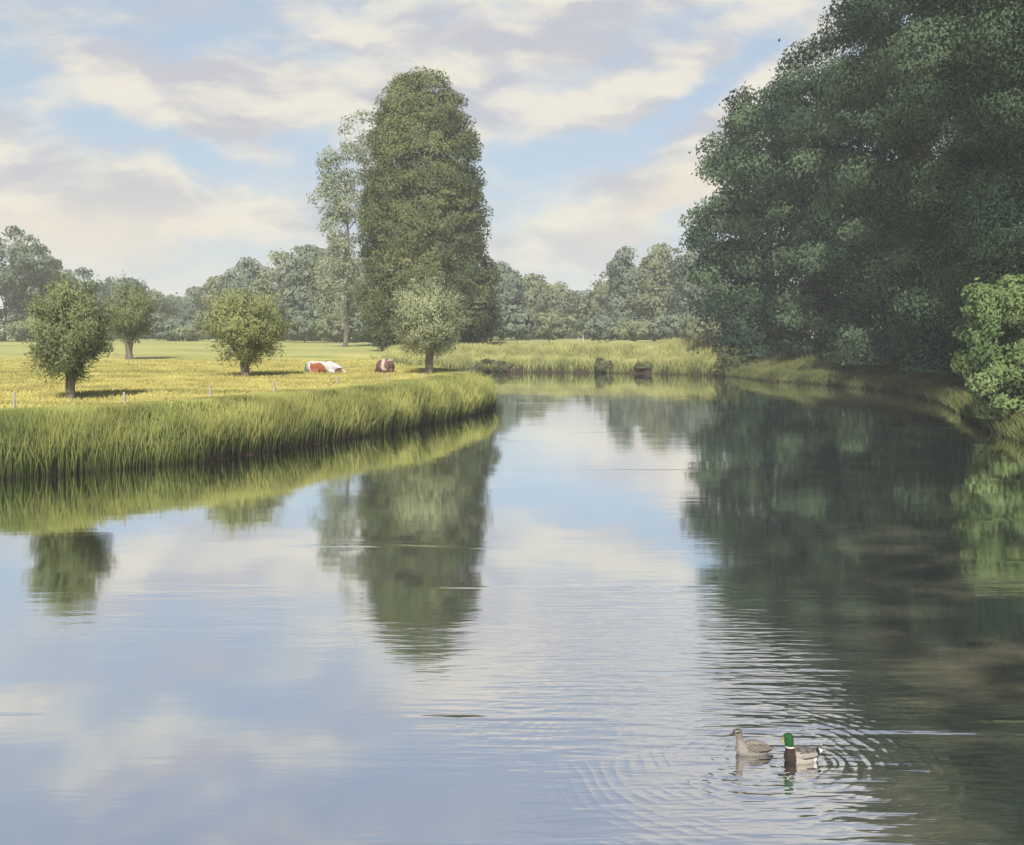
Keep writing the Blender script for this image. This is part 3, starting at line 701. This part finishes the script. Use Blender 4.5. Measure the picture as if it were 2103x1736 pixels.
# ------------------------------------------------------------------ animals
def animal(name, blobs, voxel, colour_fn, mat, loc, rotz=0.0, smooth=6, scale=1.0, tone=1.0):
    """ellipsoids and tapered limbs fused into one continuous skin; colours stored per vertex"""
    import bmesh
    from mathutils import Matrix
    bm = bmesh.new()
    for b in blobs:
        if b[0] == 'e':
            _, c, r, rot = b
            M = Matrix.Translation(c) @ Matrix.Rotation(rot[2], 4, 'Z') @ Matrix.Rotation(rot[1], 4, 'Y') @ Matrix.Rotation(rot[0], 4, 'X') @ Matrix.Diagonal((*r, 1))
            bmesh.ops.create_icosphere(bm, subdivisions=3, radius=1.0, matrix=M)
        else:                                              # 'l' : chain of (point, radius)
            pts = b[1]
            for (p0, r0), (p1, r1) in zip(pts[:-1], pts[1:]):
                p0 = Vector(p0); p1 = Vector(p1); n = max(2, int((p1 - p0).length / (min(r0, r1) * 0.5)))
                for i in range(n + 1):
                    t = i / n
                    bmesh.ops.create_icosphere(bm, subdivisions=2, radius=r0 * (1 - t) + r1 * t, matrix=Matrix.Translation(p0.lerp(p1, t)))
    me = bpy.data.meshes.new(name + '_raw'); bm.to_mesh(me); bm.free()
    tmp = link(name + '_raw', me)
    r = tmp.modifiers.new('r', 'REMESH'); r.mode = 'VOXEL'; r.voxel_size = voxel
    s = tmp.modifiers.new('s', 'SMOOTH'); s.iterations = smooth; s.factor = 0.5
    dg = bpy.context.evaluated_depsgraph_get(); dg.update()
    out_me = bpy.data.meshes.new_from_object(tmp.evaluated_get(dg)); bpy.data.objects.remove(tmp); bpy.data.meshes.remove(me)
    n = len(out_me.vertices); co = np.empty(n * 3, np.float32); out_me.vertices.foreach_get('co', co); co = co.reshape(-1, 3)
    col = np.array([colour_fn(*c) + (1.0,) for c in co], dtype=np.float32); col[:, :3] *= tone
    ca = out_me.color_attributes.new('coat', 'FLOAT_COLOR', 'POINT'); ca.data.foreach_set('color', col.ravel())
    out_me.polygons.foreach_set('use_smooth', np.ones(len(out_me.polygons), dtype=bool))
    out_me.materials.clear(); out_me.materials.append(mat); out_me.name = name
    o = link(name, out_me, loc=loc); o.rotation_euler[2] = rotz; o.scale = (scale,) * 3
    return o
def coat_mat(name, rough, nscale, spec=.3):
    m, g, o = mat_new(name)
    a = g.new('ShaderNodeVertexColor'); a.layer_name = 'coat'
    tc = g.new('ShaderNodeTexCoord'); n = g.noise(g.scale(tc.outputs['Object'], nscale, nscale * 2, nscale * 2), 1.0, 4, .6)
    c = g.new('ShaderNodeMixRGB', blend_type='MULTIPLY'); c.inputs[0].default_value = 1; g.l.new(a.outputs[0], c.inputs[1])
    kk = g.rng(n, .25, .75, .72, 1.2, False); g.l.new(g.xyz(kk, kk, kk), c.inputs[2])
    p = g.new('ShaderNodeBsdfPrincipled'); g.l.new(c.outputs[0], p.inputs['Base Color']); p.inputs['Roughness'].default_value = rough; p.inputs['Specular IOR Level'].default_value = spec
    g.l.new(p.outputs[0], o.inputs[0]); return m
FEATHER = coat_mat('feathers', .75, 60, .2); HIDE = coat_mat('hide', .85, 5, .15)

# hen mallard, heading left (-x)
def hen_col(x, y, z):
    ay = abs(y)
    if x < -0.165 and z > 0.13: return (0.075, 0.065, 0.055)                                       # bill
    if z > 0.155:
        if ((x + 0.140) / .012) ** 2 + ((z - 0.222) / .010) ** 2 < 1: return (0.02, 0.018, 0.015)   # eye
        if z > 0.243: return (0.10, 0.085, 0.070)
        if abs(z - 0.222 - (x + 0.14) * .2) < .007: return (0.11, 0.09, 0.075)
        return (0.24, 0.215, 0.19)
    wing = -0.055 < x < 0.19 and 0.045 + (x - .05) * -.05 < z < 0.115 and ay > 0.03
    edge = math.sin(x * 120 + z * 230)
    if wing:
        if z < 0.062 and x > 0.05: return (0.035, 0.03, 0.028)
        return (0.15, 0.128, 0.11) if edge > .35 else (0.25, 0.22, 0.19)
    if x > 0.17: return (0.10, 0.085, 0.07) if edge > 0 else (0.34, 0.31, 0.28)
    return (0.35, 0.315, 0.28) if math.sin(x * 210 + 3 * math.sin(z * 140) + 40 * y) > -.5 else (0.27, 0.24, 0.21)
hen = [('e', (0.02, 0, 0.045), (0.155, 0.078, 0.066), (0, 0, 0)), ('e', (-0.075, 0, 0.055), (0.078, 0.068, 0.066), (0, 0, 0)), ('e', (0.06, 0, 0.080), (0.12, 0.060, 0.048), (0, 0.16, 0)),
       ('e', (0.155, 0, 0.055), (0.065, 0.040, 0.018), (0, .10, 0)), ('e', (0.065, 0.058, 0.075), (0.115, 0.024, 0.036), (0, .17, -.12)), ('e', (0.065, -0.058, 0.075), (0.115, 0.024, 0.036), (0, .17, .12)),
       ('l', [((-0.090, 0, 0.08), .048), ((-0.110, 0, 0.125), .038), ((-0.116, 0, 0.165), .034), ((-0.124, 0, 0.205), .036)]),
       ('e', (-0.135, 0, 0.216), (0.046, 0.034, 0.036), (0, -.15, 0)), ('e', (-0.182, 0, 0.200), (0.032, 0.015, 0.012), (0, -.25, 0))]
o_ = animal('duck', hen, 0.0055, hen_col, FEATHER, (DUCKS[0].x, DUCKS[0].y, -0.012), 0.10, 3, 1.0, 0.55)
tag(o_, 'brown-grey female duck swimming left, dark bill and folded mottled wings', 'duck', 'pair of ducks')
# drake
def drake_col(x, y, z):
    ay = abs(y)
    if x < -0.158 and z > 0.13: return (0.34, 0.32, 0.10)                                           # yellow bill
    if z > 0.162:
        if ((x + 0.140) / .010) ** 2 + ((z - 0.238) / .008) ** 2 < 1: return (0.01, 0.01, 0.01)
        return (0.015, 0.085, 0.022)
    if z > 0.148 and x < -0.03: return (0.75, 0.76, 0.72)                                           # collar
    if x < -0.062: return (0.040, 0.026, 0.026)                                                     # brown breast
    if x > 0.185: return (0.72, 0.70, 0.66) if z > .085 else (0.45, .42, .38)
    if x > 0.150: return (0.02, 0.02, 0.022)                                                        # black rump
    if 0.0 < x and abs(z - (0.064 + .06 * (x - .08))) < .007 and ay > .03: return (0.04, 0.035, 0.035)
    if z > 0.110: return (0.17, 0.15, 0.145) if math.sin(x * 90) > -.2 else (0.10, .09, .088)
    if z > 0.066 and x > -0.02: return (0.30, 0.27, 0.25)
    if x > 0.115: return (0.75, 0.73, 0.70)
    return (0.42, 0.375, 0.32) if math.sin(x * 240 + 2 * math.sin(z * 150)) > -.5 else (0.33, .295, .255)
drake = [('e', (0.03, 0, 0.045), (0.150, 0.082, 0.070), (0, 0, 0)), ('e', (-0.075, 0, 0.055), (0.074, 0.072, 0.074), (0, 0, 0)), ('e', (0.06, 0, 0.085), (0.115, 0.062, 0.052), (0, 0.08, 0)),
         ('e', (0.165, 0, 0.085), (0.062, 0.036, 0.020), (0, -.30, 0)), ('e', (0.06, 0.062, 0.085), (0.115, 0.022, 0.036), (0, .05, -.12)), ('e', (0.06, -0.062, 0.085), (0.115, 0.022, 0.036), (0, .05, .12)),
         ('l', [((-0.085, 0, 0.09), .050), ((-0.096, 0, 0.14), .044), ((-0.102, 0, 0.19), .043), ((-0.106, 0, 0.225), .046)]),
         ('e', (-0.112, 0, 0.232), (0.052, 0.044, 0.046), (0, -.1, 0)), ('e', (-0.166, 0, 0.205), (0.026, 0.017, 0.012), (0, -.35, 0)),
         ('l', [((0.16, 0, 0.10), .014), ((0.185, 0, 0.122), .009), ((0.182, 0, 0.138), .006)])]
o_ = animal('duck', drake, 0.0055, drake_col, FEATHER, (DUCKS[1].x, DUCKS[1].y, -0.012), 0.14, 3, 1.0, 0.68)
tag(o_, 'male duck with glossy green head, white collar and dark breast swimming behind the female', 'duck', 'pair of ducks')

# lying cows
def cow_white(x, y, z):
    n = 0.06 * math.sin(9 * x + 5 * z) + 0.05 * math.sin(17 * z + 3 * x)
    if -0.66 + n < x + 0.25 * (z - .35) < 0.12 - 0.75 * (z - .45) + n and z < 0.62 + n and x - n > -0.72: return (0.23, 0.075, 0.035)
    if x > 0.70 + n and z < 0.36 and x < 1.12: return (0.27, 0.16, 0.11)
    return (0.42, 0.41, 0.42)
cowb = [('e', (-0.15, 0, 0.36), (0.80, 0.36, 0.36), (0, .02, 0)), ('e', (-0.62, 0, 0.40), (0.40, 0.33, 0.33), (0, 0, 0)), ('e', (0.35, 0, 0.37), (0.46, 0.31, 0.32), (0, .1, 0)),
        ('l', [((0.55, -0.03, 0.44), .20), ((0.82, -0.08, 0.38), .155), ((0.98, -0.12, 0.27), .125)]),
        ('l', [((0.98, -0.12, 0.27), .125), ((1.13, -0.16, 0.19), .085), ((1.24, -0.19, 0.12), .065)]),
        ('e', (0.97, 0.05, 0.37), (0.09, 0.10, 0.03), (0.3, 0, 0)), ('e', (0.95, -0.28, 0.35), (0.09, 0.10, 0.03), (-0.3, 0, 0)),
        ('l', [((-0.55, -0.34, 0.22), .16), ((-0.22, -0.44, 0.14), .10), ((-0.62, -0.48, 0.07), .055), ((-0.78, -0.47, 0.06), .055)]),
        ('l', [((0.42, -0.24, 0.20), .11), ((0.72, -0.34, 0.12), .075), ((0.40, -0.42, 0.06), .05)]),
        ('l', [((-0.98, 0.0, 0.52), .05), ((-1.04, -0.05, 0.30), .028), ((-1.0, -0.10, 0.08), .045)]),
        ('e', (-0.88, 0, 0.50), (0.14, 0.20, 0.14), (0, 0, 0)), ('e', (0.40, 0, 0.62), (0.22, 0.12, 0.09), (0, .3, 0))]
cp = on_ground(665, 52.4, 0.05)
o_ = animal('cow', cowb, 0.03, cow_white, HIDE, cp, -0.10, 4, 0.98)
tag(o_, 'white cow with a large red-brown patch lying in the golden meadow', 'cow')
def cow_brown(x, y, z):
    n = 0.05 * math.sin(11 * z + 4 * y)
    if abs(y + 0.10 - .28 * (z - .5) + n) < 0.085 and z > 0.25: return (0.42, 0.32, 0.30)
    if z > 0.80: return (0.22, 0.12, 0.07)
    return (0.11, 0.060, 0.055) if y > -0.05 else (0.16, 0.095, 0.085)
# lies facing away, rump towards the river (local -x is the rump)
cowc = [('e', (0.0, 0, 0.38), (0.75, 0.42, 0.40), (0, 0, 0)), ('e', (-0.55, 0, 0.42), (0.36, 0.40, 0.42), (0, 0, 0)), ('e', (-0.45, 0, 0.68), (0.30, 0.16, 0.17), (0, 0, 0)), ('e', (0.45, 0, 0.40), (0.40, 0.33, 0.36), (0, 0, 0)),
        ('l', [((0.55, 0, 0.58), .20), ((0.78, 0.06, 0.68), .15)]), ('e', (0.85, 0.10, 0.72), (0.20, 0.12, 0.12), (0, .3, .4)),
        ('e', (0.80, 0.26, 0.76), (0.04, 0.11, 0.04), (.2, 0, 0)), ('e', (0.80, -0.12, 0.76), (0.04, 0.11, 0.04), (-.2, 0, 0)),
        ('l', [((-0.45, 0.34, 0.22), .17), ((-0.10, 0.48, 0.12), .10), ((-0.55, 0.47, 0.07), .055)]), ('l', [((-0.45, -0.34, 0.22), .17), ((-0.10, -0.48, 0.12), .10), ((-0.55, -0.47, 0.07), .055)]),
        ('l', [((-0.86, 0.0, 0.60), .05), ((-0.93, -0.05, 0.35), .03), ((-0.92, -0.12, 0.10), .05)])]
cp = on_ground(793, 53.2, 0.05)
o_ = animal('cow', cowc, 0.03, cow_brown, HIDE, cp, math.radians(80), 4, 1.0)
tag(o_, 'brown cow lying with its back to the river, right of the white cow', 'cow')

# ------------------------------------------------------------------ haze
HAZE = 0.00072
m, g, o = mat_new('haze_air')
pv = g.new('ShaderNodeVolumePrincipled'); pv.inputs['Color'].default_value = (0.88, 0.92, 0.95, 1); pv.inputs['Density'].default_value = HAZE
pv.inputs['Anisotropy'].default_value = 0.1
g.l.new(pv.outputs[0], o.inputs['Volume'])
hx0, hx1, hy0, hy1, hz0, hz1 = gx[0] - 5, gx[-1] + 5, gy[0] - 5, gy[-1] + 5, -2.6, 45.0
hv = [(x, y, z) for z in (hz0, hz1) for y in (hy0, hy1) for x in (hx0, hx1)]
hf = [(0, 2, 3, 1), (4, 5, 7, 6), (0, 1, 5, 4), (2, 6, 7, 3), (0, 4, 6, 2), (1, 3, 7, 5)]
haze = link('haze', mesh_np('haze', hv, hf, m)); tag(haze, kind='stuff')
